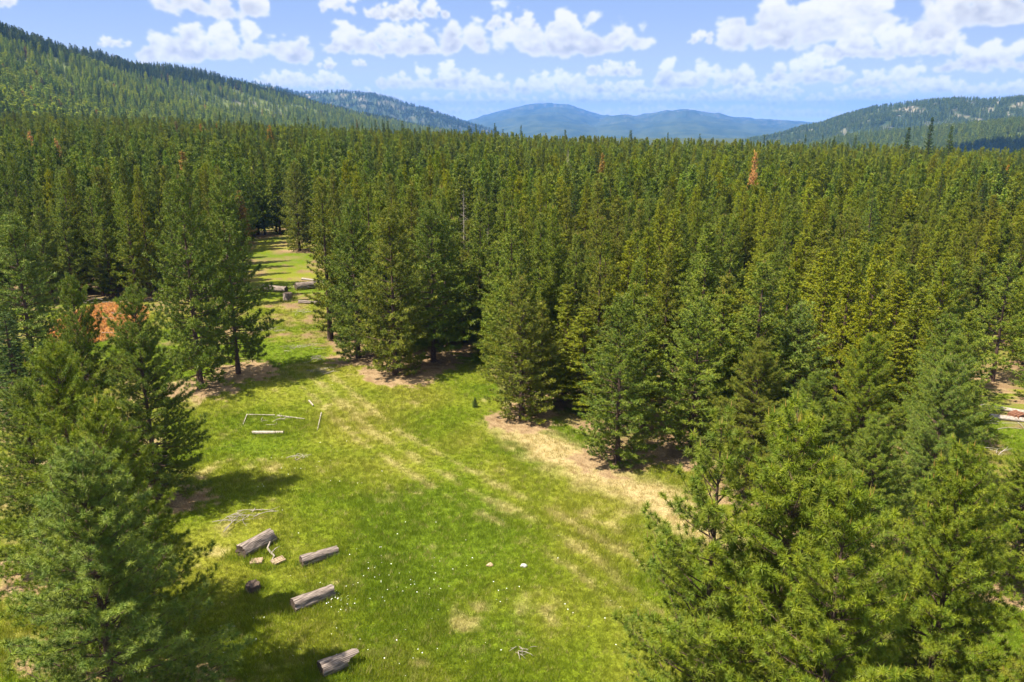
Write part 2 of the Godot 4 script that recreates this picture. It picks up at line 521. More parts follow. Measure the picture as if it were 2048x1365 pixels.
func build_ground(trees: Array) -> void:
	gx = axis_lines([[-1500, -300, 60, 22], [-300, -64, 16, 2.5], [-64, -32, 2.0, 0.6], [-32, 26, 0.36, 0.36], [26, 60, 0.6, 1.6], [60, 300, 3, 18], [300, 3200, 40, 160]])
	gd = axis_lines([[-60, 12, 12, 2], [12, 90, 0.42, 0.42], [90, 190, 0.6, 2.6], [190, 520, 4, 14], [520, 3600, 18, 90]])
	var nx := gx.size()
	var nz := gd.size()
	var v := PackedVector3Array()
	v.resize(nx * nz)
	gcol.resize(nx * nz)
	ggrass.resize(nx * nz)
	for j in nz:
		for i in nx:
			var x := gx[i]
			var z := -gd[j]
			v[j * nx + i] = Vector3(x, height(x, z), z)
			var c: Color
			var g := 0.0
			if gd[j] < 330.0 and absf(x) < 260.0:
				var a := cover(x, z)
				c = a[0]
				g = a[1]
			else:
				var s := slope_share(x, gd[j])
				var n := noise_b.get_noise_2d(x * 0.22, z * 0.22)
				c = Color(0.1, 0.12, 0.03)
				if s > 0.0:
					var open := clampf(1.05 - absf(s - 0.7) * 5.0 + n * 1.1, 0.0, 1.0)
					c = Color(0.075, 0.1, 0.025).lerp(Color(0.2, 0.24, 0.06), open)
					c = c.lerp(Color(0.42, 0.36, 0.27), clampf(noise_b.get_noise_2d(x * 0.8, z * 0.8) * 3.0 - 0.7, 0.0, 0.8) * open)
			gcol[j * nx + i] = c
			ggrass[j * nx + i] = g
	# fallen needles under the trees that stand in the open
	for t in trees:
		var rad: float = t.rad * 0.95 + 0.3
		var i0 := maxi(gx.bsearch(t.x - rad * 1.5), 0)
		var i1 := mini(gx.bsearch(t.x + rad * 1.5), nx - 1)
		var j0 := maxi(gd.bsearch(-t.z - rad * 1.5), 0)
		var j1 := mini(gd.bsearch(-t.z + rad * 1.5), nz - 1)
		for j in range(j0, j1 + 1):
			for i in range(i0, i1 + 1):
				var dist := Vector2(gx[i] - t.x, -gd[j] - t.z).length()
				var n := noise_c.get_noise_2d(gx[i] * 1.3, gd[j] * 1.3) * 0.7 + noise_b.get_noise_2d(gx[i] * 3.0, gd[j] * 3.0) * 0.9
				if dist / rad + n * 0.55 < 0.82:
					var q := j * nx + i
					gcol[q] = Color(0.3, 0.195, 0.1).lerp(Color(0.46, 0.33, 0.18), clampf(0.5 + noise_c.get_noise_2d(gx[i] * 4.0, gd[j] * 4.0) * 1.2, 0.0, 1.0))
					ggrass[q] = 0.05
	var idx := PackedInt32Array()
	idx.resize((nx - 1) * (nz - 1) * 6)
	var q := 0
	for j in nz - 1:
		for i in nx - 1:
			var a := j * nx + i
			var b := a + nx
			idx[q] = a; idx[q + 1] = b; idx[q + 2] = a + 1
			idx[q + 3] = a + 1; idx[q + 4] = b; idx[q + 5] = b + 1
			q += 6
	var nrm := PackedVector3Array()
	nrm.resize(nx * nz)
	for j in nz:
		for i in nx:
			var a: Vector3 = v[j * nx + mini(i + 1, nx - 1)] - v[j * nx + maxi(i - 1, 0)]
			var b: Vector3 = v[mini(j + 1, nz - 1) * nx + i] - v[maxi(j - 1, 0) * nx + i]
			nrm[j * nx + i] = a.cross(b).normalized()
	tag(part("ground", commit(v, nrm, gcol, null, idx), M.ground, self), "", "", "", "structure")

# ---------------------------------------------------------------- far hills
class Hill:
	var ridge: Array
	var front: float
	var back: float
	var foot: float
	var amp: float
	var scale: float
	var noise: FastNoiseLite
	func point(u: float, s: float) -> Vector3:
		# u along the ridge 0..1, s: 0 the crest, 1 the foot in front, -1 the foot behind
		var f := u * (ridge.size() - 1)
		var i := mini(int(f), ridge.size() - 2)
		var t := f - i
		var p0: Vector3 = ridge[maxi(i - 1, 0)]
		var p3: Vector3 = ridge[mini(i + 2, ridge.size() - 1)]
		var c: Vector3 = (ridge[i] as Vector3).cubic_interpolate(ridge[i + 1], p0, p3, t)
		var away := c * Vector3(1, 0, 1)
		away = away.normalized()
		var p := c - away * (front * s if s > 0.0 else back * s)
		var fall := pow(absf(s), 1.25)
		var n := noise.get_noise_2d(p.x * scale, p.z * scale) + 0.4 * noise.get_noise_2d(p.x * scale * 3.0, p.z * scale * 3.0)
		p.y = lerpf(c.y, foot, fall) + n * amp * minf(1.0, absf(s) * 5.0) * (1.2 - absf(s))
		return p

func build_hill(called: String, ridge: Array, front: float, back: float, foot: float, amp: float, scale: float, nu: int, ns: int, shade: Callable) -> Hill:
	var hl := Hill.new()
	for r in ridge: hl.ridge.append(Vector3(r[0], r[1], r[2]))
	hl.front = front
	hl.back = back
	hl.foot = foot
	hl.amp = amp
	hl.scale = scale
	hl.noise = noise_a
	var v := PackedVector3Array()
	var c := PackedColorArray()
	for j in ns + 1:
		var s := lerpf(-1.0, 1.0, float(j) / ns)
		for i in nu + 1:
			var p := hl.point(float(i) / nu, s)
			v.append(p)
			c.append(shade.call(p, s))
	var idx := PackedInt32Array()
	for j in ns:
		for i in nu:
			var a := j * (nu + 1) + i
			var b := a + nu + 1
			idx.append_array(PackedInt32Array([a, a + 1, b, a + 1, b + 1, b]))
	var st := SurfaceTool.new()
	st.create_from_arrays(commit(v, null, c, null, idx).surface_get_arrays(0))
	st.generate_normals()
	tag(part(called, st.commit(), M.hill, self), "", "", "", "structure")
	return hl

func scatter(parent: Node, called: String, mesh: Mesh, where: Array, colors: Array) -> MultiMeshInstance3D:
	var mm := MultiMesh.new()
	mm.transform_format = MultiMesh.TRANSFORM_3D
	mm.use_colors = colors.size() > 0
	mm.mesh = mesh
	mm.instance_count = where.size()
	for i in where.size():
		mm.set_instance_transform(i, where[i])
		if colors.size(): mm.set_instance_color(i, colors[i])
	var o := MultiMeshInstance3D.new()
	o.name = numbered(called) if parent == self else called
	o.multimesh = mm
	parent.add_child(o, true)
	tag(o, "", "", "", "stuff")
	return o

func tree_at(p: Vector3, h: float, nominal: float, wide: float) -> Transform3D:
	var s := h / nominal
	return Transform3D(Basis(Vector3.UP, rng.randf() * TAU).scaled(Vector3(s * wide, s, s * wide)), p)

# ---------------------------------------------------------------- camera, sky, sun
func _ready() -> void:
	rng.seed = 20240611
	noise_a.seed = 3
	noise_a.frequency = 0.05
	noise_a.fractal_octaves = 4
	noise_b.seed = 8
	noise_b.frequency = 0.035
	noise_b.fractal_octaves = 3
	noise_c.seed = 15
	noise_c.frequency = 0.55
	noise_c.fractal_octaves = 3

	var cam := Camera3D.new()
	cam.name = "camera"
	cam.position = Vector3(0, CAM_H, 0)
	cam.rotation_degrees = Vector3(-PITCH, 0, 0)
	cam.keep_aspect = Camera3D.KEEP_HEIGHT
	cam.fov = rad_to_deg(2.0 * atan(682.5 / FOCAL))
	cam.near = 0.2
	cam.far = 60000.0
	add_child(cam)
	cam.current = true

	var env := Environment.new()
	env.background_mode = Environment.BG_SKY
	env.tonemap_mode = Environment.TONE_MAPPER_LINEAR
	env.tonemap_exposure = 2.4
	env.sdfgi_enabled = true
	env.ssao_enabled = true
	env.ssil_enabled = true
	env.fog_enabled = true
	env.fog_density = 0.00008
	env.fog_light_color = Color(0.4, 0.65, 1.0)
	var sky := Sky.new()
	var pan := PanoramaSkyMaterial.new()
	pan.panorama = paint_sky()
	pan.energy_multiplier = 0.63
	sky.sky_material = pan
	env.sky = sky
	var we := WorldEnvironment.new()
	we.name = "environment"
	we.environment = env
	add_child(we)

	var sun := DirectionalLight3D.new()
	sun.name = "sun"
	sun.light_energy = 1.6
	sun.light_color = Color(1.0, 0.965, 0.9)
	sun.light_angular_distance = 0.5
	sun.shadow_enabled = true
	add_child(sun)
	var el := deg_to_rad(59.0)
	sun.look_at_from_position(Vector3.ZERO, Vector3(0.92 * cos(el), -sin(el), -0.38 * cos(el)), Vector3.UP)

	print("sky done ", Time.get_ticks_msec())
	make_materials()
	print("materials ", Time.get_ticks_msec())
	var t0 := Time.get_ticks_msec()
	var hand := hand_trees()
	build_ground(hand)
	print("ground ", Time.get_ticks_msec() - t0)
	build_far()
	print("far ", Time.get_ticks_msec() - t0)
	build_forest(hand)
	print("forest ", Time.get_ticks_msec() - t0)
	build_meadow()
	print("meadow ", Time.get_ticks_msec() - t0)
	build_things()
	print("tree triangles ", tri_count)
	print("things ", Time.get_ticks_msec() - t0)

# clouds of the picture: [azimuth, elevation of the base, width, height] in degrees
const CLOUDS := [[-19.70,6.03,6.56,3.05],[-11.27,6.40,2.91,1.65],[-7.94,6.22,4.38,1.43],[-5.13,6.31,1.70,1.29],[-18.38,3.43,11.81,2.51],[-8.53,3.98,8.74,2.29],[2.23,4.02,15.39,3.37],[12.54,4.55,1.53,1.00],[20.83,4.12,14.79,3.87],[23.78,3.51,8.83,2.08],[29.08,5.09,7.95,3.41],[29.57,2.50,6.34,1.86],[-13.71,1.85,6.39,1.22],[-5.42,1.76,8.52,1.65],[1.23,1.44,11.82,1.43],[6.98,2.63,4.41,1.08],[12.97,1.79,7.28,1.94],[19.40,1.98,5.83,1.86],[24.83,1.78,6.09,1.29],[-12.41,2.99,1.29,0.79],[-10.14,3.27,0.97,0.54],[-25.00,4.08,2.02,0.65],[0.03,5.60,4.12,1.43],[-30.76,6.04,1.53,1.08],[-10.98,1.00,6.89,0.79],[-4.94,0.69,7.82,0.86],[-0.14,0.79,5.73,0.72],[6.02,0.91,7.79,0.93],[10.40,0.77,6.22,0.79],[15.28,0.95,7.29,0.93],[19.06,0.68,6.35,0.79],[22.61,1.09,6.03,0.86],[27.09,1.34,6.13,0.93],[30.28,1.13,5.22,0.86],[-2.55,0.13,7.87,0.57],[3.31,-0.01,9.29,0.57],[9.43,0.12,8.35,0.57],[15.34,0.12,8.62,0.65],[19.74,-0.01,6.92,0.57],[-15.45,2.08,3.97,0.93],[7.69,1.50,7.03,0.93],[17.14,1.44,5.19,0.86]]

func paint_sky() -> Texture2D:
	var w := 4096
	var h := 2048
	var im := Image.create(w, h, false, Image.FORMAT_RGBA8)
	for y in h:
		var e := maxf(0.0, (0.5 - (y + 0.5) / h) * 180.0)
		var t := 1.0 - exp(-e / 5.0)
		var c := Color(0.85, 0.91, 1.0).lerp(Color(0.24, 0.42, 0.84), t)
		c = c.lerp(Color(0.14, 0.28, 0.62), smoothstep(15.0, 70.0, e))
		im.fill_rect(Rect2i(0, y, w, 1), (c * air(e)).linear_to_srgb())
	var r := RandomNumberGenerator.new()
	r.seed = 77
	var puffs := FastNoiseLite.new()
	puffs.seed = 5
	puffs.frequency = 1.0
	puffs.fractal_octaves = 5
	puffs.fractal_gain = 0.55
	var list := CLOUDS.duplicate()
	# the same kind of sky all the way round and overhead
	for i in 150:
		var e := pow(r.randf(), 2.2) * 62.0
		var az := r.randf_range(-180.0, 180.0)
		if absf(az) < 36.0 and e < 10.0: continue
		var s := (2.5 + e * 0.42) * r.randf_range(0.6, 1.4)
		list.append([az, e, s * r.randf_range(1.6, 2.8), s * r.randf_range(0.5, 0.8)])
	list.sort_custom(func(a, b): return a[1] > b[1])
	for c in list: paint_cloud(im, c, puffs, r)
	return ImageTexture.create_from_image(im)

# the air low over the horizon is brighter; stored at five sevenths so that it fits
func air(e: float) -> float:
	return (1.0 + 0.4 * exp(-maxf(e, 0.0) / 2.5)) / 1.4

func paint_cloud(im: Image, c: Array, puffs: FastNoiseLite, r: RandomNumberGenerator) -> void:
	var w := im.get_width()
	var ppd := w / 360.0
	var widen := 1.0 / maxf(0.3, cos(deg_to_rad(c[1])))
	var full := Vector2(c[2] * ppd * widen * 1.2, c[3] * ppd * 1.65)
	var shrink := minf(1.0, 130.0 / full.x) if full.x > 260.0 else 1.0
	var size := Vector2i(maxi(4, int(full.x * shrink)), maxi(4, int(full.y * shrink)))
	var asp: float = c[2] / c[3]
	# heaps on one flat base: [x, y, radius] in units of the cloud's height
	var n := int(clampf(asp * 2.4, 3, 16))
	var heap := []
	for i in n:
		var x := (-0.5 + (i + 0.5) / n) * asp * 0.86 + r.randf_range(-0.12, 0.12)
		var edge := 1.0 - pow(absf(x) / (asp * 0.5), 2.0)
		var rr := (0.2 + 0.3 * edge) * r.randf_range(0.7, 1.15)
		heap.append([x, rr * r.randf_range(0.45, 0.8), rr])
		if edge > 0.3 and r.randf() < 0.75:
			heap.append([x + r.randf_range(-0.2, 0.2), minf(0.95 - rr * 0.6, rr * 1.1 + r.randf_range(0.0, 0.35) * edge), rr * r.randf_range(0.55, 0.85)])
	var ox := r.randf() * 500.0
	var glow := air(c[1] + c[3] * 0.5)
	var stamp := Image.create(size.x, size.y, false, Image.FORMAT_RGBA8)
	for y in size.y:
		var ny := 1.35 - (y + 0.5) / size.y * 1.65
		for x in size.x:
			var nx := ((x + 0.5) / size.x - 0.5) * 1.2 * asp
			var f := -1.0
			for q in heap:
				var rr: float = q[2]
				var dx: float = nx - q[0]
				if absf(dx) > rr * 1.85: continue
				var dy: float = ny - q[1]
				if absf(dy) > rr * 1.85: continue
				var d := 1.0 - sqrt(dx * dx + dy * dy) / rr
				if d > f: f = d
			if f < -0.8: continue
			var noise := puffs.get_noise_2d(nx * 1.5 + ox, ny * 2.2)
			var billow := puffs.get_noise_2d(nx * 0.5 + ox + 90.0, ny * 0.9)
			var d2 := f + noise * 0.8 + billow * 0.9
			d2 -= maxf(0.0, 0.1 - ny) * 3.0
			var alpha := smoothstep(-0.06, 0.36 + 0.25 * absf(billow), d2)
			# cloud shading painted into the colour: greyed bases, white crowns and thin edges
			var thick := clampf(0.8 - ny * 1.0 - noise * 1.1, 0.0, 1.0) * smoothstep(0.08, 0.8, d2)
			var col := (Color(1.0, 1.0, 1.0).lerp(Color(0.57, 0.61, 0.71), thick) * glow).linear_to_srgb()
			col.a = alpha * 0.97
			stamp.set_pixel(x, y, col)
	if shrink < 1.0:
		stamp.resize(int(full.x), int(full.y), Image.INTERPOLATE_CUBIC)
	var left := int(c[0] / 360.0 * w - full.x * 0.5)
	var top := int((0.5 - c[1] / 180.0) * im.get_height() - full.y * 1.35 / 1.65)
	var whole := Rect2i(0, 0, stamp.get_width(), stamp.get_height())
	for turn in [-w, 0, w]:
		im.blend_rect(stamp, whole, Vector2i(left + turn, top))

# ---------------------------------------------------------------- far land
func build_far() -> void:
	var far_forest := Node3D.new()
	far_forest.name = "distant_forest"
	add_child(far_forest)
	tag(far_forest, "", "", "", "stuff")
	var hill_green := func(rock: float, sd: float) -> Callable:
		return func(p: Vector3, s: float) -> Color:
			var n := noise_a.get_noise_2d(p.x * 0.06 + sd, p.z * 0.06)
			var g := Color(0.04, 0.06, 0.025).lerp(Color(0.075, 0.095, 0.036), clampf(0.5 + n * 1.4, 0.0, 1.0))
			var bare := clampf((noise_a.get_noise_2d(p.x * 0.22 + sd * 3.0, p.z * 0.16) - 0.16) * 4.0, 0.0, 1.0) * (1.0 - smoothstep(0.1, 0.55, absf(s))) * rock
			return g.lerp(Color(0.34, 0.28, 0.21), bare * 0.8)
	var right := build_hill("hill", [[653,-142,-3000],[831,-71,-3000],[938,-46,-3000],[1044,-18,-3000],[1133,1,-3000],[1220,31,-3000],[1325,57,-3000],[1485,76,-3000],[1609,84,-3000],[1735,81,-3000],[1838,91,-3000],[2108,103,-3000],[2652,77,-3000],[3204,34,-3000]], 1200.0, 1200.0, -180.0, 26.0, 0.06, 200, 60, hill_green.call(0.9, 11.0))
	var low := build_hill("hill", [[551,-75,-1900],[665,-50,-1900],[777,-24,-1900],[947,-7,-1900],[1060,3,-1900],[1171,14,-1900],[1343,24,-1900],[1685,26,-1900]], 900.0, 900.0, -120.0, 8.0, 0.08, 120, 50, hill_green.call(0.0, 31.0))
	var mid := build_hill("hill", [[-2853,279,-5200],[-2386,308,-5200],[-1927,279,-5200],[-1500,214,-5200],[-1317,170,-5200],[-1037,176,-5200],[-821,152,-5200],[-605,92,-5200],[-450,44,-5200],[-295,-7,-5200],[-138,-55,-5200],[114,-141,-5200]], 2200.0, 2000.0, -200.0, 40.0, 0.04, 200, 60, hill_green.call(0.8, 51.0))
	var blue: Callable = hill_green.call(0.35, 71.0)
	build_hill("mountain", [[-2952,-452,-15000],[-2036,-319,-15000],[-1305,-170,-15000],[-850,-39,-15000],[-668,13,-15000],[-216,135,-15000],[324,256,-15000],[683,256,-15000],[953,239,-15000],[1406,126,-15000],[1861,5,-15000],[2500,-144,-15000],[3420,-363,-15000]], 9500.0, 1300.0, -190.0, 120.0, 0.014, 240, 90, blue)
	build_hill("mountain", [[423,-167,-12500],[950,-50,-12500],[1437,37,-12500],[1699,73,-12500],[1925,44,-12500],[2298,109,-12500],[2596,145,-12500],[3051,87,-12500],[3584,1,-12500],[4188,-21,-12500],[4643,-50,-12500],[5254,-116,-12500],[5872,-225,-12500],[6650,-372,-12500]], 8000.0, 1500.0, -190.0, 90.0, 0.018, 260, 90, blue)
	var valley := PlaneMesh.new()
	valley.size = Vector2(15000, 13000)
	var vm := StandardMaterial3D.new()
	vm.albedo_color = lin(0.03, 0.045, 0.022)
	vm.roughness = 1.0
	var vo := part("valley_floor", valley, vm, self)
	vo.position = Vector3(1500, -175, -9000)
	tag(vo, "", "", "", "structure")
	# the cloud whose shadow lies on the low hill at the right
	var cv := SurfaceTool.new()
	for i in 14:
		var ball := SphereMesh.new()
		ball.radial_segments = 20
		ball.rings = 10
		ball.radius = rng.randf_range(110.0, 190.0)
		ball.height = ball.radius * 1.1
		cv.append_from(ball, 0, Transform3D(Basis(Vector3.UP, rng.randf() * 3.0), Vector3(rng.randf_range(-430.0, 430.0), rng.randf_range(0.0, 70.0), rng.randf_range(-120.0, 120.0))))
	var cloud := part("cloud", cv.commit(), M.cloud, self)
	cloud.position = Vector3(640, 1000, -1230)
	cloud.rotation.y = 0.25
	tag(cloud, "", "", "", "structure")
	# woods on the far hills
	var small := [merged_tree(3, 4, 61), merged_tree(1, 4, 62), merged_tree(3, 4, 63)]
	var at := [[], [], []]
	var col := [[], [], []]
	for job in [[right, 20000, 15.0, 1.5], [low, 12000, 14.0, 1.4], [mid, 12000, 18.0, 1.1]]:
		var hl: Hill = job[0]
		for i in job[1]:
			var u := rng.randf()
			var s := rng.randf_range(-0.12, 1.0)
			var p := hl.point(u, s)
			var dens := noise_a.get_noise_2d(p.x * 0.22 + 33.0, p.z * 0.16) if job[0] != low else -0.2
			if dens > 0.16 and s < 0.5 and rng.randf() < 0.65: continue
			var k := rng.randi() % 3
			at[k].append(tree_at(p, job[2] * rng.randf_range(0.7, 1.2), 18.0 if k != 1 else 16.0, 1.5))
			var b: float = job[3] * rng.randf_range(0.75, 1.1)
			col[k].append(Color(b * 0.85, b * 0.85, b * 0.9) if job[0] != low else Color(b * 1.05, b, b * 0.6))
	# the slope on the left
	var slope := [merged_tree(3, 3, 71), merged_tree(1, 3, 72), merged_tree(2, 3, 73), merged_tree(3, 3, 74)]
	var sat := [[], [], [], []]
	var scol := [[], [], [], []]
	for i in 90000:
		var d := 330.0 + 3000.0 * pow(rng.randf(), 1.7)
		var x := rng.randf_range(-0.78, 0.0) * d
		var s := slope_share(x, d)
		if s < -0.05 or s > 1.08: continue
		var keep := 0.4
		var n := noise_b.get_noise_2d(x * 0.22, -d * 0.22)
		var open := clampf(1.05 - absf(s - 0.7) * 5.0 + n * 1.1, 0.0, 1.0)
		keep = lerpf(0.95, 0.2, open)
		if s > 0.9: keep = 0.8
		if rng.randf() > keep: continue
		var p := Vector3(x, height(x, -d), -d)
		var k := rng.randi() % 4
		if s > 0.85 and k == 2: k = 0
		if s < 0.35 and rng.randf() < 0.4: k = 3
		var h := rng.randf_range(11.0, 19.0) * lerpf(1.0, 0.75, open)
		sat[k].append(tree_at(p, h, KIND[[3, 1, 2, 3][k]].h, rng.randf_range(1.1, 1.7)))
		var b := rng.randf_range(0.75, 1.1)
		var cc := Color(b, b, b)
		if s > 0.85: cc = Color(b * 0.9, b * 0.88, b * 0.95)
		elif k != 3: cc = Color(b * 1.7, b * 1.7, b * 1.1)
		else: cc = Color(b * 1.4, b * 1.3, b)
		if rng.randf() < 0.015: cc = Color(1.9 * b, 1.0 * b, 1.6 * b)
		scol[k].append(cc)
	for k in 3: scatter(far_forest, "hill_trees", small[k], at[k], col[k])
	for k in 4: scatter(far_forest, "slope_trees", slope[k], sat[k], scol[k])
	var cnt := 0
	for k in 4: cnt += sat[k].size()
	print("slope trees ", cnt)

# ---------------------------------------------------------------- the forest
# [x, z, height, crown radius, kind, variant, needles, label]
func hand_trees() -> Array:
	var rows := [
		[8.2, -21.5, 15.8, 3.9, 0, 0, "needles_yellow", "tallest dense young pine with golden candle tips, front right corner of the clearing"],
		[6.4, -22.8, 15.2, 3.3, 4, 0, "needles", "sparse pine with bare trunk and long left branches, front right by the grass"],
		[14.1, -23.0, 14.1, 3.0, 0, 2, "needles_yellow", "pine with orange candle spike near the right edge, beside the daisy patch"],
		[8.6, -18.6, 15.2, 3.2, 0, 1, "needles_yellow", "nearest pine in front of the tallest candle tipped pine, lower right"],
		[16.6, -20.4, 11.6, 2.7, 0, 3, "needles_olive", "pine cut by the right border at the bottom corner"],
		[-13.7, -23.2, 14.0, 3.6, 0, 2, "needles_blue", "large grey green pine filling the bottom left corner"],
		[-15.6, -28.2, 13.9, 3.2, 0, 3, "needles_yellow", "olive pine rising right behind the bottom left corner pine"],
		[-19.6, -33.0, 14.6, 3.3, 0, 0, "needles_yellow", "yellow green pine at left, between corner pine and dark pointed pine"],
		[-26.4, -47.0, 14.7, 2.7, 0, 1, "needles_deep", "dark narrow pointed pine left of the lone trunk pine"],
		[-40.5, -62.0, 9.0, 2.6, 3, 0, "needles_dark", "dark fir cut by the left border beneath the blue green pine"],
		[-22.7, -46.8, 14.1, 3.2, 0, 1, "needles_deep", "open crowned pine with tall bare trunk left of the weathered poles"],
		[-44.3, -70.8, 15.8, 3.9, 0, 2, "needles_blue", "broad blue green pine at the left border above the dark fir"],
		[-26.8, -74.6, 19.0, 3.5, 0, 3, "needles_deep", "right one of the tall dark pine pair left of the grassy lane"],
		[-28.8, -70.1, 19.4, 3.5, 0, 0, "needles_deep", "left one of the tall dark pine pair left of the grassy lane"],
		[-16.0, -79.7, 16.2, 3.3, 0, 1, "needles_deep", "left pine of the three standing close together behind the clearing"],
		[-11.3, -73.8, 16.1, 3.6, 0, 2, "needles_olive", "middle pine of the three standing close together behind the clearing"],
		[-8.0, -77.9, 16.3, 3.8, 0, 3, "needles_deep", "right pine of the three standing close together behind the clearing"],
		[0.8, -62.7, 12.0, 2.9, 0, 1, "needles_olive", "olive pine with short visible trunk, lone at the back right of the grass"],
		[7.6, -53.4, 12.4, 3.0, 0, 2, "needles_deep", "dense pine over the brown needle patch on the right of the clearing"],
		[13.4, -55.2, 11.8, 3.0, 0, 3, "needles", "pine right of the needle patch pine, branches reaching low"],
		[18.6, -75.4, 14.0, 3.0, 0, 0, "needles", "tall pale pine behind the needle patch pine, its tip above its neighbours"],
		[13.4, -86.5, 12.3, 2.0, 1, 0, "needles_yellow", "slender pine with a bare upper trunk behind the needle patch pine"],
		[21.0, -56.6, 11.2, 3.1, 0, 1, "needles_blue", "blue grey pointed pine in the middle of the right edge trees"],
		[27.8, -70.8, 12.7, 2.9, 2, 0, "needles_yellow", "broad yellow green pine behind the blue grey pointed pine"],
		[35.9, -73.8, 10.4, 2.1, 1, 1, "needles_olive", "dull olive pine left of the big bright right side pine"],
		[37.7, -68.0, 12.6, 3.6, 0, 2, "needles", "big bright spreading pine near the right border with pale trunk"],
		[21.9, -46.8, 11.4, 2.8, 0, 3, "needles_yellow", "bright green pine with grey trunk, right of the blue grey pine"],
		[23.9, -41.8, 11.3, 2.6, 0, 0, "needles_blue", "dark blue green pine with brown candles, behind the orange candle pine"],
		[45.7, -72.3, 12.0, 3.0, 4, 1, "needles", "thin crowned pine at the right border above the fallen logs"],
		[46.6, -66.0, 9.6, 2.4, 0, 1, "needles_deep", "dark pine cut by the right border over the fallen logs"],
		[35.5, -58.5, 4.6, 2.0, 0, 3, "needles_yellow", "small low pine with wide branches left of the fallen logs"],
		[17.8, -44.6, 9.6, 2.7, 0, 1, "needles_deep", "shorter dark pine tucked behind the tallest candle tipped pine"],
		[27.6, -47.6, 11.0, 2.8, 0, 3, "needles", "mid green pine between dark blue green pine and big bright pine"],
		[26.6, -37.6, 8.6, 2.4, 0, 1, "needles_yellow", "low bright pine behind the orange candle pine, beside the daisies"],
		[31.0, -55.0, 10.6, 2.8, 0, 0, "needles_deep", "dark pine in front of the big bright spreading pine"],
		[19.0, -38.6, 9.0, 2.5, 0, 2, "needles", "mid green pine filling the gap behind the right foreground pines"],
		[15.6, -48.6, 10.4, 2.7, 0, 0, "needles_olive", "olive pine at the right end of the bare tan strip"],
		[-25.6, -39.4, 11.0, 2.9, 0, 3, "needles_deep", "dark pine at left edge below the pointed pine"],
		[-59.0, -116.4, 17.2, 3.4, 0, 2, "needles_olive", "olive pine directly behind the rusty slash pile"],
		[-64.5, -117.1, 16.8, 3.0, 0, 0, "needles", "pine left of the olive pine behind the rusty slash pile"],
		[-39.0, -146.0, 16.0, 3.2, 0, 1, "needles_olive", "pine with spreading skirt at the far right end of the grassy lane"],
		[4.6, -66.9, 10.4, 2.2, 2, 1, "needles_deep", "dark dense pine in the gap right behind the lone olive pine"],
		[-0.8, -84.4, 9.0, 2.2, 3, 1, "brown_needles", "rusty brown tinged spruce left behind the lone olive pine"],
	]
	var out := []
	for r in rows: out.append({"x": r[0], "z": r[1], "h": r[2], "rad": r[3] * 1.14, "kind": r[4], "variant": r[5], "mat": r[6], "label": r[7]})
	return out

func place_tree(t: Dictionary, called: String, category: String, group: String) -> void:
	var p := Vector3(t.x, height(t.x, t.z) - 0.06, t.z)
	var pr := proto(t.kind, t.lod, t.variant)
	var node := thing(called, p, t.get("turn", rng.randf() * TAU))
	var s: float = t.h / pr.h
	var wide: float = t.rad / float(KIND[t.kind].r)
	node.scale = Vector3(wide, s, wide)
	part("trunk", pr.trunk, M.bark, node)
	if pr.limbs: part("branches", pr.limbs, M.bark, node)
	part("crown", pr.crown, M[t.mat], node)
	tag(node, t.label, category, group)

func in_words(n: int) -> String:
	var ones := ["zero", "one", "two", "three", "four", "five", "six", "seven", "eight", "nine", "ten", "eleven", "twelve", "thirteen", "fourteen", "fifteen", "sixteen", "seventeen", "eighteen", "nineteen"]
	if n < 20: return ones[n]
	if n >= 100: return "hundred"
	var tens := ["", "", "twenty", "thirty", "forty", "fifty", "sixty", "seventy", "eighty", "ninety"]
	return tens[n / 10] + ("-" + ones[n % 10] if n % 10 else "")

func project(p: Vector3) -> Vector3:
	var c := cos(deg_to_rad(PITCH))
	var s := sin(deg_to_rad(PITCH))
	var dy := p.y - CAM_H
	var dep := -p.z * c - dy * s
	var up := dy * c - p.z * s
	return Vector3(0.5 + FOCAL * p.x / dep / 2048.0, 0.5 - FOCAL * up / dep / 1365.0, dep)

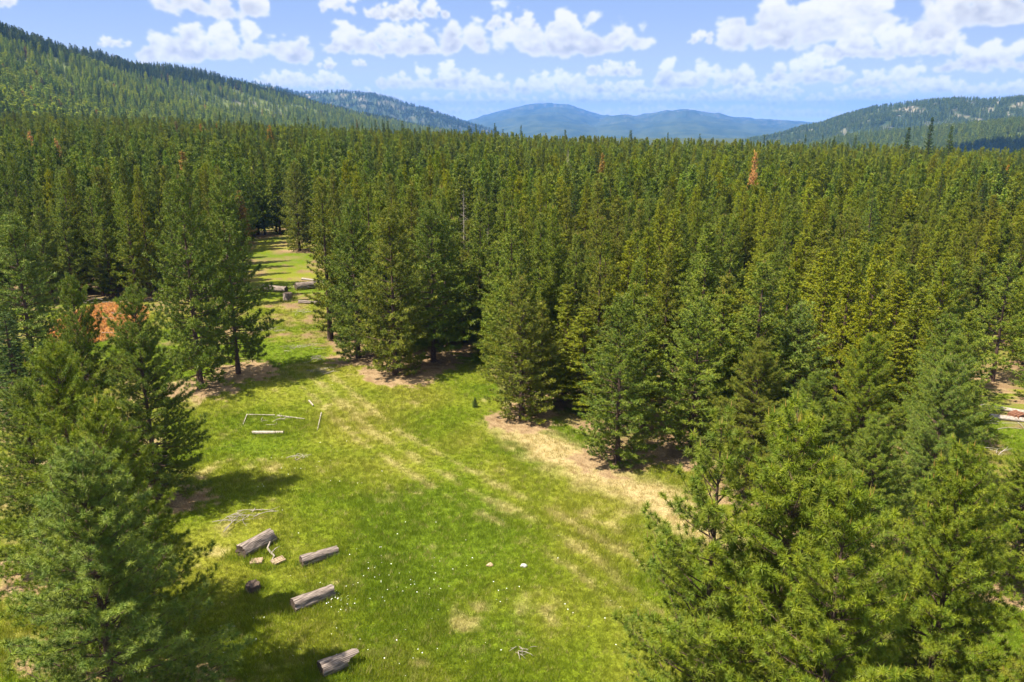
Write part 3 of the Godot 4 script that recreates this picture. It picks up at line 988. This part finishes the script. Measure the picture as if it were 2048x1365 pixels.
func build_forest(hand: Array) -> void:
	var grid := {}
	var group := "pines round the clearing"
	for t in hand:
		var d: float = -t.z
		t.lod = 0 if d < 52.0 else 1
		var called := "pine_tree" if t.kind != 3 else "fir_tree"
		place_tree(t, called, "tree", group)
		grid[Vector2i(floori(t.x / 3.0), floori(t.z / 3.0))] = true
	# dense young forest on the bench
	var fill := []
	var sp := 3.3
	var d := 56.0
	while d < 470.0:
		var half := d * 0.74 + 14.0
		var x := -half
		while x < half:
			var px := x + rng.randf_range(-1.5, 1.5)
			var pd := d + rng.randf_range(-1.5, 1.5)
			x += sp * (1.0 + maxf(0.0, d - 200.0) * 0.0012)
			if Geometry2D.is_point_in_polygon(Vector2(px, -pd), clearing): continue
			if slope_share(px, pd) > 0.02 and pd > 330.0: continue
			if Vector2(px + 4.5, -pd + 112.0).length() < 4.0: continue
			if noise_b.get_noise_2d(px * 2.2, pd * 2.2) > 0.26: continue
			if pd > 440.0 + 20.0 * noise_b.get_noise_1d(px) - 0.12 * px: continue
			var near := false
			for t in hand:
				if absf(t.x - px) < 5.0 and Vector2(t.x - px, t.z + pd).length() < t.rad * 0.62 + 0.7:
					near = true
					break
			if near: continue
			var side := smoothstep(-40.0, 60.0, px)
			var yellow := lerpf(0.16, 0.55, side)
			yellow = lerpf(yellow, 0.75, smoothstep(170.0, 330.0, pd))
			yellow += noise_b.get_noise_2d(px * 1.4 + 40.0, pd * 1.4) * 0.6
			var kind := 2 if rng.randf() < yellow else 1
			if rng.randf() < (0.03 if pd < 390.0 else 0.1): kind = 3
			var h := lerpf(16.0, 12.0, side * (1.0 - smoothstep(90.0, 220.0, pd)))
			h = lerpf(h, 15.0, smoothstep(150.0, 300.0, pd)) * (rng.randf_range(0.84, 1.16) if rng.randf() < 0.75 else rng.randf_range(0.55, 0.85))
			if kind == 3: h *= 1.12 if pd < 390.0 else 1.22
			fill.append({"x": px, "z": -pd, "h": h, "kind": kind, "rad": float(KIND[kind].r) * rng.randf_range(0.7, 1.2) * (1.0 + 0.25 * (1.0 - smoothstep(60.0, 110.0, pd)))})
		d += sp
	print("forest trees ", fill.size())
	# the nearest that the picture shows are objects of their own
	var inside := []
	var rest := []
	for t in fill:
		var q := project(Vector3(t.x, height(t.x, t.z) + t.h, t.z))
		t.q = q
		if q.x > 0.0 and q.x < 1.0 and q.y > 0.0 and q.y < 1.0: inside.append(t)
		else: rest.append(t)
	inside.sort_custom(func(a, b): return a.q.z < b.q.z)
	var n_own := 300 - hand.size()
	var names := {}
	for i in inside.size():
		var t: Dictionary = inside[i]
		if i >= n_own:
			rest.append(t)
			continue
		t.lod = 1
		t.variant = rng.randi() % (4 if t.kind != 3 else 2)
		var look: String
		if t.kind == 1:
			t.mat = ["needles", "needles_deep", "needles_olive", "needles_yellow"][rng.randi() % 4]
			look = {"needles": "mid green", "needles_deep": "dark green", "needles_olive": "dull olive", "needles_yellow": "bright green"}[t.mat]
		elif t.kind == 2:
			t.mat = ["needles", "needles_yellow", "needles_deep"][rng.randi() % 3]
			look = {"needles": "yellow green", "needles_yellow": "golden green", "needles_deep": "deep olive green"}[t.mat]
		else:
			t.mat = "needles"
			look = "dark green"
		var what := "pine" if t.kind != 3 else "fir"
		var build_ := "tall" if t.h > 16.0 else ("short" if t.h < 12.0 else "slender")
		t.label = "%s %s forest %s, tip %s percent across, %s percent down the photo" % [build_, look, what, in_words(roundi(t.q.x * 100.0)), in_words(roundi(t.q.y * 100.0))]
		if names.has(t.label): t.label = t.label.replace("forest", "rear forest")
		if names.has(t.label): t.label = t.label.replace("rear forest", "hindmost")
		names[t.label] = true
		place_tree(t, "pine_tree" if t.kind != 3 else "fir_tree", "tree", "close trees of the dense forest")
	# the rest of the forest
	var forest := Node3D.new()
	forest.name = "pine_forest"
	add_child(forest)
	tag(forest, "", "", "", "stuff")
	var bins := {}
	for t in rest:
		var lod: int = 1 if t.q.z < 120.0 and t.q.z > 0.0 else 2
		var key: int = t.kind * 100 + lod * 10 + rng.randi() % 4
		if not bins.has(key): bins[key] = [[], []]
		var nominal: float = KIND[t.kind].h
		var p := Vector3(t.x, height(t.x, t.z) - 0.05, t.z)
		var w: float = t.rad / float(KIND[t.kind].r)
		bins[key][0].append(Transform3D(Basis(Vector3.UP, rng.randf() * TAU).scaled(Vector3(w, t.h / nominal, w)), p))
		var b := rng.randf_range(0.7, 1.3)
		var c := Color(b * rng.randf_range(0.88, 1.1), b, b * rng.randf_range(0.6, 1.1))
		if rng.randf() < 0.2: c = Color(b * 0.75, b * 0.82, b * 0.9)
		if t.kind == 3: c = Color(b * 0.8, b * 0.8, b * 0.9)
		if rng.randf() < 0.003 and t.q.z > 140.0: c = Color(1.9, 0.95, 2.2)
		bins[key][1].append(c)
	for key in bins:
		scatter(forest, "forest_trees", merged_tree(key / 100, (key / 10) % 10, key % 10 + 41), bins[key][0], bins[key][1])

# ---------------------------------------------------------------- grass and flowers
func build_meadow() -> void:
	var meshes := []
	for s in 4:
		var r := RandomNumberGenerator.new()
		r.seed = 300 + s
		var v := PackedVector3Array()
		for k in 16:
			var p := Vector3(r.randf_range(-0.16, 0.16), -0.01, r.randf_range(-0.16, 0.16))
			var h := r.randf_range(0.06, 0.2) * (1.5 if s == 3 else 1.0)
			var a := r.randf() * TAU
			var side := Vector3(cos(a), 0, sin(a)) * 0.009
			var lean := Vector3(r.randf_range(-0.5, 0.5), 1, r.randf_range(-0.5, 0.5)) * h
			v.append(p - side)
			v.append(p + lean)
			v.append(p + side)
		var m := commit(v, null, flat_colors(v.size(), Color.WHITE))
		m.surface_set_material(0, M.grass)
		meshes.append(m)
	var meadow := Node3D.new()
	meadow.name = "grass"
	add_child(meadow)
	tag(meadow, "", "", "", "stuff")
	var at := [[], [], [], []]
	var col := [[], [], [], []]
	for i in 230000:
		var d := 25.0 + 80.0 * pow(rng.randf(), 1.35)
		var x := rng.randf_range(-0.75, 0.75) * d
		var z := -d
		if d > 60.0 and (x > 40.0 or x < -50.0): continue
		var q := ground_index(x, z)
		if rng.randf() > ggrass[q]: continue
		var k := rng.randi() % 4
		var s := rng.randf_range(0.7, 1.3) * (1.0 + 0.5 * noise_b.get_noise_2d(x * 2.0, z * 2.0))
		at[k].append(Transform3D(Basis(Vector3.UP, rng.randf() * TAU).scaled(Vector3(s, s, s)), Vector3(x, height(x, z), z)))
		var c := gcol[q] * rng.randf_range(0.65, 1.3)
		if rng.randf() < 0.06: c = Color(0.42, 0.36, 0.14)
		c.a = 1.0
		col[k].append(c)
	# longer grass where nothing treads it, along the logs and the stump
	for spot in [[-14.85, -41.55, 1.3, 0.6], [-10.9, -40.4, 1.2, 0.5], [-10.25, -36.1, 1.25, 0.55], [-8.05, -30.75, 0.9, 0.6], [-19.2, -58.6, 1.4, 0.3], [-13.7, -37.2, 0.5, 0.5], [-13.8, -40.2, 0.9, 0.4], [-33.6, -111.0, 2.4, 0.9], [-29.3, -113.2, 2.4, 1.0], [-30.5, -106.3, 0.9, 0.9]]:
		for i in 70:
			var a := rng.randf() * TAU
			var q := rng.randf_range(0.75, 1.35)
			var x: float = spot[0] + cos(a) * spot[2] * q
			var z: float = spot[1] + sin(a) * (spot[3] + 0.35) * q - cos(a) * spot[2] * 0.6 * q * (1.0 if spot[3] > 0.45 and spot[2] > 1.0 and spot[1] > -45.0 else 0.0)
			var k := rng.randi() % 4
			var g := rng.randf_range(1.2, 2.0)
			at[k].append(Transform3D(Basis(Vector3.UP, rng.randf() * TAU).scaled(Vector3(g, g * 1.2, g)), Vector3(x, height(x, z), z)))
			col[k].append(Color(0.15, 0.23, 0.012).lerp(Color(0.27, 0.29, 0.03), rng.randf()))
	for k in 4: scatter(meadow, "grass_tufts", meshes[k], at[k], col[k])
	# daisies
	var fv := PackedVector3Array()
	for k in 7:
		var a := TAU * k / 7.0
		fv.append(Vector3(0, 0.0, 0))
		fv.append(Vector3(cos(a), 0.25, sin(a)) * 0.035)
		fv.append(Vector3(cos(a + 0.8), 0.25, sin(a + 0.8)) * 0.035)
	var fm := commit(fv)
	fm.surface_set_material(0, M.petal)
	var fat := []
	for spot in [[-7.5, -38.5, 3.0, 36], [-9.0, -36.2, 0.9, 26], [-4.0, -38.0, 3.0, 18], [-12.0, -33.0, 3.0, 18], [31.5, -46.0, 1.6, 90], [-18.0, -70.0, 1.2, 14], [-6.0, -33.0, 5.0, 20], [-10.0, -45.0, 7.0, 24], [-14.0, -52.0, 5.0, 30], [3.0, -37.0, 6.0, 25]]:
		for i in spot[3]:
			var x: float = spot[0] + rng.randfn() * spot[2] * 0.6
			var z: float = spot[1] + rng.randfn() * spot[2] * 0.6
			fat.append(Transform3D(Basis(Vector3(1, 0, 0), rng.randf_range(-0.4, 0.4)).scaled(Vector3.ONE * rng.randf_range(0.4, 0.9)), Vector3(x, height(x, z) + rng.randf_range(0.12, 0.24), z)))
	tag(scatter(self, "daisies", fm, fat, []), "", "", "", "stuff")

# ---------------------------------------------------------------- logs, stumps, brush
func log_mesh(length: float, r0: float, r1: float, sd: int, spike := 0.0) -> Array:
	var sides := 22
	var segs := 10
	var f := FastNoiseLite.new()
	f.seed = sd
	f.frequency = 0.8
	var v := PackedVector3Array()
	var uv := PackedVector2Array()
	var idx := PackedInt32Array()
	var crack := rng.randf() * TAU
	for k in segs + 1:
		var t := float(k) / segs
		for j in sides + 1:
			var a := TAU * j / sides
			var rr := lerpf(r0, r1, t) * (1.0 + 0.17 * f.get_noise_2d(cos(a) * 2.0 + 9.0, sin(a) * 2.0 + t * 0.9) + 0.12 * f.get_noise_2d(j % sides * 1.7, t * 1.2))
			if absf(wrapf(a - crack, -PI, PI)) < 0.16: rr *= 0.76
			if absf(wrapf(a - crack - 1.9 - 0.2 * sin(t * 5.0), -PI, PI)) < 0.15 and t > 0.3: rr *= 0.84
			var x := t * length - length * 0.5
			if k == segs: x += 0.14 * f.get_noise_2d(j % sides * 2.0, 5.0)
			if k == 0: x += 0.1 * f.get_noise_2d(j % sides * 2.0, 15.0)
			if spike > 0.0 and k == segs:
				x += spike * smoothstep(0.75, 1.0, cos(a - 1.2))
			v.append(Vector3(x, rr * sin(a), rr * cos(a)))
			uv.append(Vector2(float(j) / sides, t * length))
	for k in segs:
		for j in sides:
			var a := k * (sides + 1) + j
			var b := a + sides + 1
			idx.append_array(PackedInt32Array([a, a + 1, b, a + 1, b + 1, b]))
	var body := SurfaceTool.new()
	body.create_from_arrays(commit(v, null, null, uv, idx).surface_get_arrays(0))
	body.generate_normals()
	var ends := []
	for e in 2:
		var ev := PackedVector3Array()
		var k0 := 0 if e == 0 else segs * (sides + 1)
		var mid := Vector3((-0.5 if e == 0 else 0.5) * length + (0.05 if e == 0 else -0.05), 0, 0)
		for j in sides:
			var a: Vector3 = v[k0 + j]
			var b: Vector3 = v[k0 + j + 1]
			ev.append_array(PackedVector3Array([mid, b, a] if e == 0 else [mid, a, b]))
		ends.append(commit(ev))
	return [body.commit(), ends[0], ends[1]]

func add_log(called: String, a: Vector2, b: Vector2, r0: float, r1: float, label: String, side := "log_side", spike := 0.0, lift := 0.0, group := "weathered logs in the clearing") -> Node3D:
	var d := b - a
	var c := (a + b) * 0.5
	var o := thing(called, Vector3(c.x, height(c.x, c.y) + (r0 + r1) * 0.5 * 0.74 + lift, c.y))
	o.rotation = Vector3(0, -d.angle(), 0)
	var m := log_mesh(d.length(), r0, r1, rng.randi() % 1000, spike)
	part("bark_side", m[0], M[side], o)
	part("end_face", m[1], M.log_end, o)
	part("end_face", m[2], M.log_end, o)
	tag(o, label, "log", group)
	return o

func add_sticks(called: String, at: Vector2, size: Vector2, turn: float, n: int, length: float, label: String, mat := "dead_wood", category := "branches", group := "brush on the ground") -> void:
	var o := thing(called, Vector3(at.x, height(at.x, at.y), at.y), turn)
	for i in n:
		var w := Wood.new()
		var l := length * rng.randf_range(0.5, 1.2)
		var p := Vector3(rng.randfn() * size.x * 0.3, 0.05 + absf(rng.randfn()) * 0.1, rng.randfn() * size.y * 0.3)
		var a := rng.randfn() * 0.7 + (0.0 if rng.randf() < 0.75 else 1.3)
		var dir := Vector3(cos(a), rng.randf_range(-0.05, 0.16), sin(a)) * l
		var r := rng.randf_range(0.014, 0.034)
		var pts := PackedVector3Array()
		var rad := PackedFloat32Array()
		var kink := Vector3(0, rng.randf_range(0, 0.12), 0) + dir.cross(Vector3.UP).normalized() * rng.randf_range(-0.14, 0.14) * l
		for k in 5:
			var t := k / 4.0
			pts.append(p + dir * (t - 0.5) + kink * sin(t * PI))
			rad.append(lerpf(r, r * 0.35, t))
		w.tube(pts, rad, 5)
		if rng.randf() < 0.7:
			var q := p + dir * rng.randf_range(-0.1, 0.3) + kink * 0.8
			w.tube(PackedVector3Array([q, q + (dir * 0.3).rotated(Vector3.UP, rng.randf_range(0.4, 0.9) * (1 if rng.randf() < 0.5 else -1)) + Vector3.UP * 0.08]), PackedFloat32Array([r * 0.6, r * 0.2]), 4)
		part("stick", w.mesh(self), M[mat], o)
	tag(o, label, category, group)

func add_block(called: String, at: Vector2, size: Vector3, turn: float, mat: String, label: String, category: String) -> void:
	# a split slab of wood: long boards of slightly different length and height
	var o := thing(called, Vector3(at.x, height(at.x, at.y) + size.y * 0.5 + 0.06, at.y), turn)
	o.rotation.z = rng.randf_range(-0.06, 0.06)
	var n := 4
	for i in n:
		var w := Wood.new()
		var z := (-0.5 + (i + 0.5) / n) * size.z
		var l := size.x * rng.randf_range(0.86, 1.08)
		var b := BoxMesh.new()
		b.size = Vector3(l, size.y * rng.randf_range(0.75, 1.15), size.z / n * 0.92)
		var p := part("split", b, M[mat], o)
		p.position = Vector3(rng.randf_range(-0.03, 0.03), 0, z)
		p.rotation.x = rng.randf_range(-0.12, 0.12)
	tag(o, label, category)

func add_stump(at: Vector2, r: float, h: float, label: String, side: String) -> void:
	var o := thing("stump", Vector3(at.x, height(at.x, at.y) - 0.05, at.y), rng.randf() * TAU)
	var m := log_mesh(h, r * 1.12, r, rng.randi() % 1000)
	var holder := part("bark_side", m[0], M[side], o)
	holder.rotation.z = PI / 2
	holder.position.y = h * 0.5
	var top := part("cut_face", m[2], M.log_end, o)
	top.rotation.z = PI / 2
	top.position.y = h * 0.5
	tag(o, label, "stump")

func add_rock(at: Vector2, r: float, mat: String, label: String) -> void:
	var st := SurfaceTool.new()
	var s := SphereMesh.new()
	s.radial_segments = 14
	s.rings = 8
	var arr := s.get_mesh_arrays()
	var v: PackedVector3Array = arr[Mesh.ARRAY_VERTEX]
	for i in v.size():
		var p := v[i].normalized()
		var k := 1.0 + 0.5 * noise_a.get_noise_3d(p.x * 14.0 + at.x * 9.0, p.y * 14.0, p.z * 14.0)
		v[i] = Vector3(p.x * 1.2, p.y * 0.72, p.z * 0.9) * r * k
	st.create_from_arrays(commit(v, null, null, null, arr[Mesh.ARRAY_INDEX]).surface_get_arrays(0))
	st.generate_normals()
	var o := part("rock", st.commit(), M[mat], self)
	o.position = Vector3(at.x, height(at.x, at.y) + r * 0.3, at.y)
	tag(o, label, "rock")

func build_things() -> void:
	add_log("log", Vector2(-15.45, -40.6), Vector2(-14.25, -42.5), 0.44, 0.42, "thick grey log with dark cut end beside two split slabs")
	add_log("log", Vector2(-11.8, -39.8), Vector2(-10.05, -41.0), 0.33, 0.28, "grey hollow ended log right of the split slabs")
	add_log("log", Vector2(-11.1, -35.4), Vector2(-9.4, -36.8), 0.37, 0.36, "cracked brown grey log lying by white daisies, below the stump")
	add_log("log", Vector2(-8.55, -30.4), Vector2(-7.55, -31.1), 0.4, 0.38, "short grey log with a splintered spike at the bottom of the photo", "log_side", 0.62)
	add_log("log", Vector2(-20.4, -58.6), Vector2(-17.95, -58.6), 0.15, 0.13, "pale thin log lying across below the bleached poles", "bleached")
	add_stump(Vector2(-13.7, -37.2), 0.36, 0.5, "dark round stump in the grass between the logs", "log_end")
	add_block("split_slab", Vector2(-14.4, -40.05), Vector3(0.7, 0.1, 0.55), 0.15, "split_wood", "pale split wood slab leaning at the thick log", "wood slab")
	add_block("split_slab", Vector2(-13.2, -40.15), Vector3(0.75, 0.1, 0.55), 0.75, "split_wood", "pale brown split slab lying free in the grass, beside crooked root", "wood slab")
	# crooked root
	var root := thing("crooked_root", Vector3(-13.75, height(-13.75, -41.1), -41.1))
	var w := Wood.new()
	w.tube(PackedVector3Array([Vector3(-0.3, 0.45, -0.5), Vector3(-0.35, 0.25, -0.1), Vector3(-0.05, 0.12, 0.2), Vector3(0.2, 0.1, 0.5), Vector3(0.15, 0.06, 0.8)]), PackedFloat32Array([0.04, 0.06, 0.07, 0.05, 0.03]), 7)
	w.tube(PackedVector3Array([Vector3(-0.05, 0.12, 0.2), Vector3(0.15, 0.3, 0.0), Vector3(0.3, 0.28, -0.3)]), PackedFloat32Array([0.045, 0.03, 0.015]), 6)
	part("stem", w.mesh(self), M.dead_wood, root)
	tag(root, "crooked grey root between the thick log and the split slab", "root")
	# fallen fence poles
	for p in [[Vector2(-22.3, -63.0), Vector2(-19.9, -62.9), 0.045, "left half of the long bleached pole row lying in grass"], [Vector2(-19.7, -62.9), Vector2(-17.2, -62.1), 0.045, "right half of the long bleached pole row lying in grass"], [Vector2(-22.2, -62.8), Vector2(-21.8, -60.6), 0.04, "short bleached pole at the left end of the pole row"], [Vector2(-16.1, -63.4), Vector2(-15.5, -59.4), 0.042, "lone straight pole lying away to the right of the pole row"], [Vector2(-17.9, -66.5), Vector2(-17.2, -65.2), 0.07, "short stick of firewood behind the pole row"]]:
		add_log("pole", p[0], p[1], p[2], p[2] * 0.85, p[3], "bleached", 0.0, 0.05, "poles lying in the grass")
	# brush
	add_sticks("brush_pile", Vector2(-16.5, -45.1), Vector2(2.4, 0.9), 0.5, 16, 1.7, "grey heap of twigs half in tree shade above the thick log")
	add_sticks("brush_pile", Vector2(-18.8, -74.6), Vector2(2.6, 1.2), -0.2, 14, 1.3, "bleached twigs nearest the end of the two wheel ruts", "bleached")
	add_sticks("brush_pile", Vector2(-20.2, -79.2), Vector2(1.6, 1.6), 0.2, 11, 1.4, "tangled grey branch stub right of the tree pair's shadow", "dead_wood")
	add_sticks("brush_pile", Vector2(-23.4, -83.5), Vector2(3.4, 1.6), 0.1, 16, 1.6, "long spread of pale twigs across the grassy lane", "bleached")
	add_sticks("brush_pile", Vector2(-26.5, -99.0), Vector2(3.0, 1.2), 0.0, 12, 1.5, "pale chips and twigs right below the big lane logs", "bleached")
	add_sticks("brush_pile", Vector2(-27.5, -90.5), Vector2(3.4, 2.0), 0.0, 12, 1.4, "scattered grey twigs in the middle of the grassy lane")
	add_sticks("brush_pile", Vector2(-19.4, -61.7), Vector2(2.0, 1.8), 0.4, 10, 0.9, "loose white twigs inside the corner of the pole row", "bleached")
	add_sticks("brush_pile", Vector2(-15.4, -53.9), Vector2(0.9, 0.9), 0.9, 7, 1.0, "small splintered wood pile alone in the mid left grass", "bleached")
	add_sticks("brush_pile", Vector2(-13.9, -33.4), Vector2(1.1, 0.9), 0.4, 9, 0.8, "dark twigs in tree shade below the stump")
	add_sticks("brush_pile", Vector2(0.4, -31.9), Vector2(1.3, 0.6), -0.3, 7, 0.7, "small dead branch bits at the bottom centre of the grass")
	add_sticks("brush_pile", Vector2(35.8, -55.2), Vector2(1.6, 0.9), 0.3, 7, 1.6, "bleached fallen branch on bare ground near the right border", "bleached")
	add_sticks("brush_pile", Vector2(39.5, -61.0), Vector2(4.0, 1.6), -0.3, 12, 2.4, "tangle of grey limbs beside the fallen logs at right")
	# logs along the lane
	add_log("log", Vector2(-35.4, -111.6), Vector2(-31.9, -110.8), 0.55, 0.5, "left one of two big grey logs across the grassy lane")
	add_log("log", Vector2(-31.0, -112.4), Vector2(-27.6, -114.4), 0.62, 0.55, "right one of two big grey logs across the grassy lane")
	add_log("log", Vector2(-30.6, -114.6), Vector2(-28.6, -113.6), 0.16, 0.12, "thin limb lying on top of the right lane log", "dead_wood", 0.0, 1.1)
	add_log("log", Vector2(-28.4, -104.0), Vector2(-25.4, -103.4), 0.26, 0.2, "thin grey log right of the lone sawn round in the lane")
	add_sticks("brush_pile", Vector2(-33.2, -113.6), Vector2(5.0, 1.0), 0.0, 18, 1.3, "pale broken limbs heaped behind the left lane log", "bleached")
	add_stump(Vector2(-30.5, -106.4), 0.62, 0.95, "dark sawn round standing before the big lane logs", "log_side")
	# fallen logs at the right border
	add_log("log", Vector2(40.2, -64.6), Vector2(46.0, -61.4), 0.2, 0.16, "upper fallen log at the right border", "dead_wood")
	add_log("log", Vector2(39.6, -62.2), Vector2(42.6, -61.0), 0.24, 0.2, "short fallen log in front at the right border", "dead_wood")
	add_block("rotten_chunk", Vector2(41.7, -62.0), Vector3(1.3, 0.45, 0.9), 0.6, "rotten_wood", "rust red rotten wood chunk among fallen logs at right", "wood")
	# slash of dead boughs
	var slash := thing("slash_pile", Vector3(-50.5, height(-50.5, -95.0), -95.0))
	var set_ := tuft_set(1, 1)
	var fv := PackedVector3Array()
	var fc := PackedColorArray()
	for i in 3600:
		var a := rng.randf() * TAU
		var q := sqrt(rng.randf())
		var p := Vector3(cos(a) * q * 5.6, 0, sin(a) * q * 10.5)
		p.x += p.z * 0.22
		p.y = (1.0 - q * q) * 0.9 * (0.7 + 0.6 * noise_c.get_noise_2d(p.x, p.z)) + rng.randf() * 0.12
		p.y += height(p.x - 50.5, p.z - 95.0) - slash.position.y
		put_tuft(fv, fc, set_, rng, p, Vector3(rng.randfn(), rng.randf_range(0.1, 0.9), rng.randfn()).normalized(), 1.1)
	part("dead_boughs", commit(fv, null, fc), M.dead_needles, slash)
	for i in 26:
		var sw := Wood.new()
		var p := Vector3(rng.randf_range(-4.0, 4.0), rng.randf_range(0.5, 0.95), rng.randf_range(-9.0, 7.0))
		p.x += p.z * 0.22
		var dir := Vector3(rng.randfn(), rng.randf_range(-0.1, 0.25), rng.randfn()).normalized() * rng.randf_range(0.9, 2.2)
		sw.tube(PackedVector3Array([p, p + dir * 0.5 + Vector3.UP * 0.06, p + dir]), PackedFloat32Array([0.03, 0.022, 0.01]), 4)
		part("stick", sw.mesh(self), M.dead_wood, slash)
	tag(slash, "rusty orange pile of dead pine boughs behind the left pines", "slash pile")
	add_sticks("brush_pile", Vector2(-50.5, -106.5), Vector2(4.0, 1.2), 0.0, 18, 1.8, "grey bare sticks standing behind the rusty slash pile")
	add_rock(Vector2(0.67, -39.4), 0.17, "rock", "pale grey white rock in the middle grass")
	add_rock(Vector2(-1.23, -39.6), 0.16, "tan_rock", "tan rock left of the pale grey rock")
	# steel fence post
	var post := thing("fence_post", Vector3(-13.7, height(-13.7, -30.9), -30.9))
	var shaft := BoxMesh.new()
	shaft.size = Vector3(0.045, 1.5, 0.012)
	part("shaft", shaft, M.post_paint, post).position = Vector3(0, 0.75, 0)
	var web := BoxMesh.new()
	web.size = Vector3(0.012, 1.5, 0.04)
	part("web", web, M.post_paint, post).position = Vector3(0, 0.75, 0.0265)
	tag(post, "thin dark green steel post beside the bottom left pine", "post")
	# seedling
	var seed_t := {"x": -3.2, "z": -65.1, "h": 0.95, "rad": 0.32, "kind": 3, "variant": 0, "lod": 2, "mat": "needles_dark", "label": "tiny fir seedling alone in the grass left of the olive pine"}
	place_tree(seed_t, "fir_tree", "tree", "pines round the clearing")
	# dead trees in the forest
	for dt in [[-6.4, -106.9, 15.0, 3, "grey bare dead fir behind the three close pines", "dead_wood"], [13.0, -190.0, 17.0, 1, "white dead snag standing in the central forest", "bleached"], [-3.0, -101.0, 11.0, 3, "small grey dead tree right of the bare dead fir", "dead_wood"]]:
		var pr := make_tree(dt[3], 1, 90 + int(dt[2]), true)
		var o := thing("dead_tree", Vector3(dt[0], height(dt[0], dt[1]), dt[1]))
		o.scale = Vector3(0.75, dt[2] / pr.h, 0.75)
		part("trunk", pr.trunk, M[dt[5]], o)
		part("branches", pr.limbs, M[dt[5]], o)
		tag(o, dt[4], "dead tree")
	for dt in [[-111.1, -190.0, 18.5, 1, "dead_needles", "orange dead pine near the left border, left of another"], [-96.8, -175.0, 17.5, 1, "dead_needles", "orange dead pine near the left border, right of another"], [49.0, -165.0, 17.6, 1, "dead_needles", "orange topped dead pine standing in the right half forest"], [167.3, -330.0, 29.0, 3, "needles_dark", "tallest dark spruce on the skyline at the right"], [172.8, -325.0, 26.0, 3, "needles_deep", "lighter spruce right of the tallest skyline spruce"], [161.0, -335.0, 25.0, 3, "needles_dark", "short dark spruce left of the tallest skyline spruce"]]:
		place_tree({"x": dt[0], "z": dt[1], "h": dt[2], "rad": 3.0 if dt[3] == 3 else 1.5, "kind": dt[3], "variant": 1, "lod": 2, "mat": dt[4], "label": dt[5]}, "pine_tree" if dt[3] == 1 else "fir_tree", "tree", "")
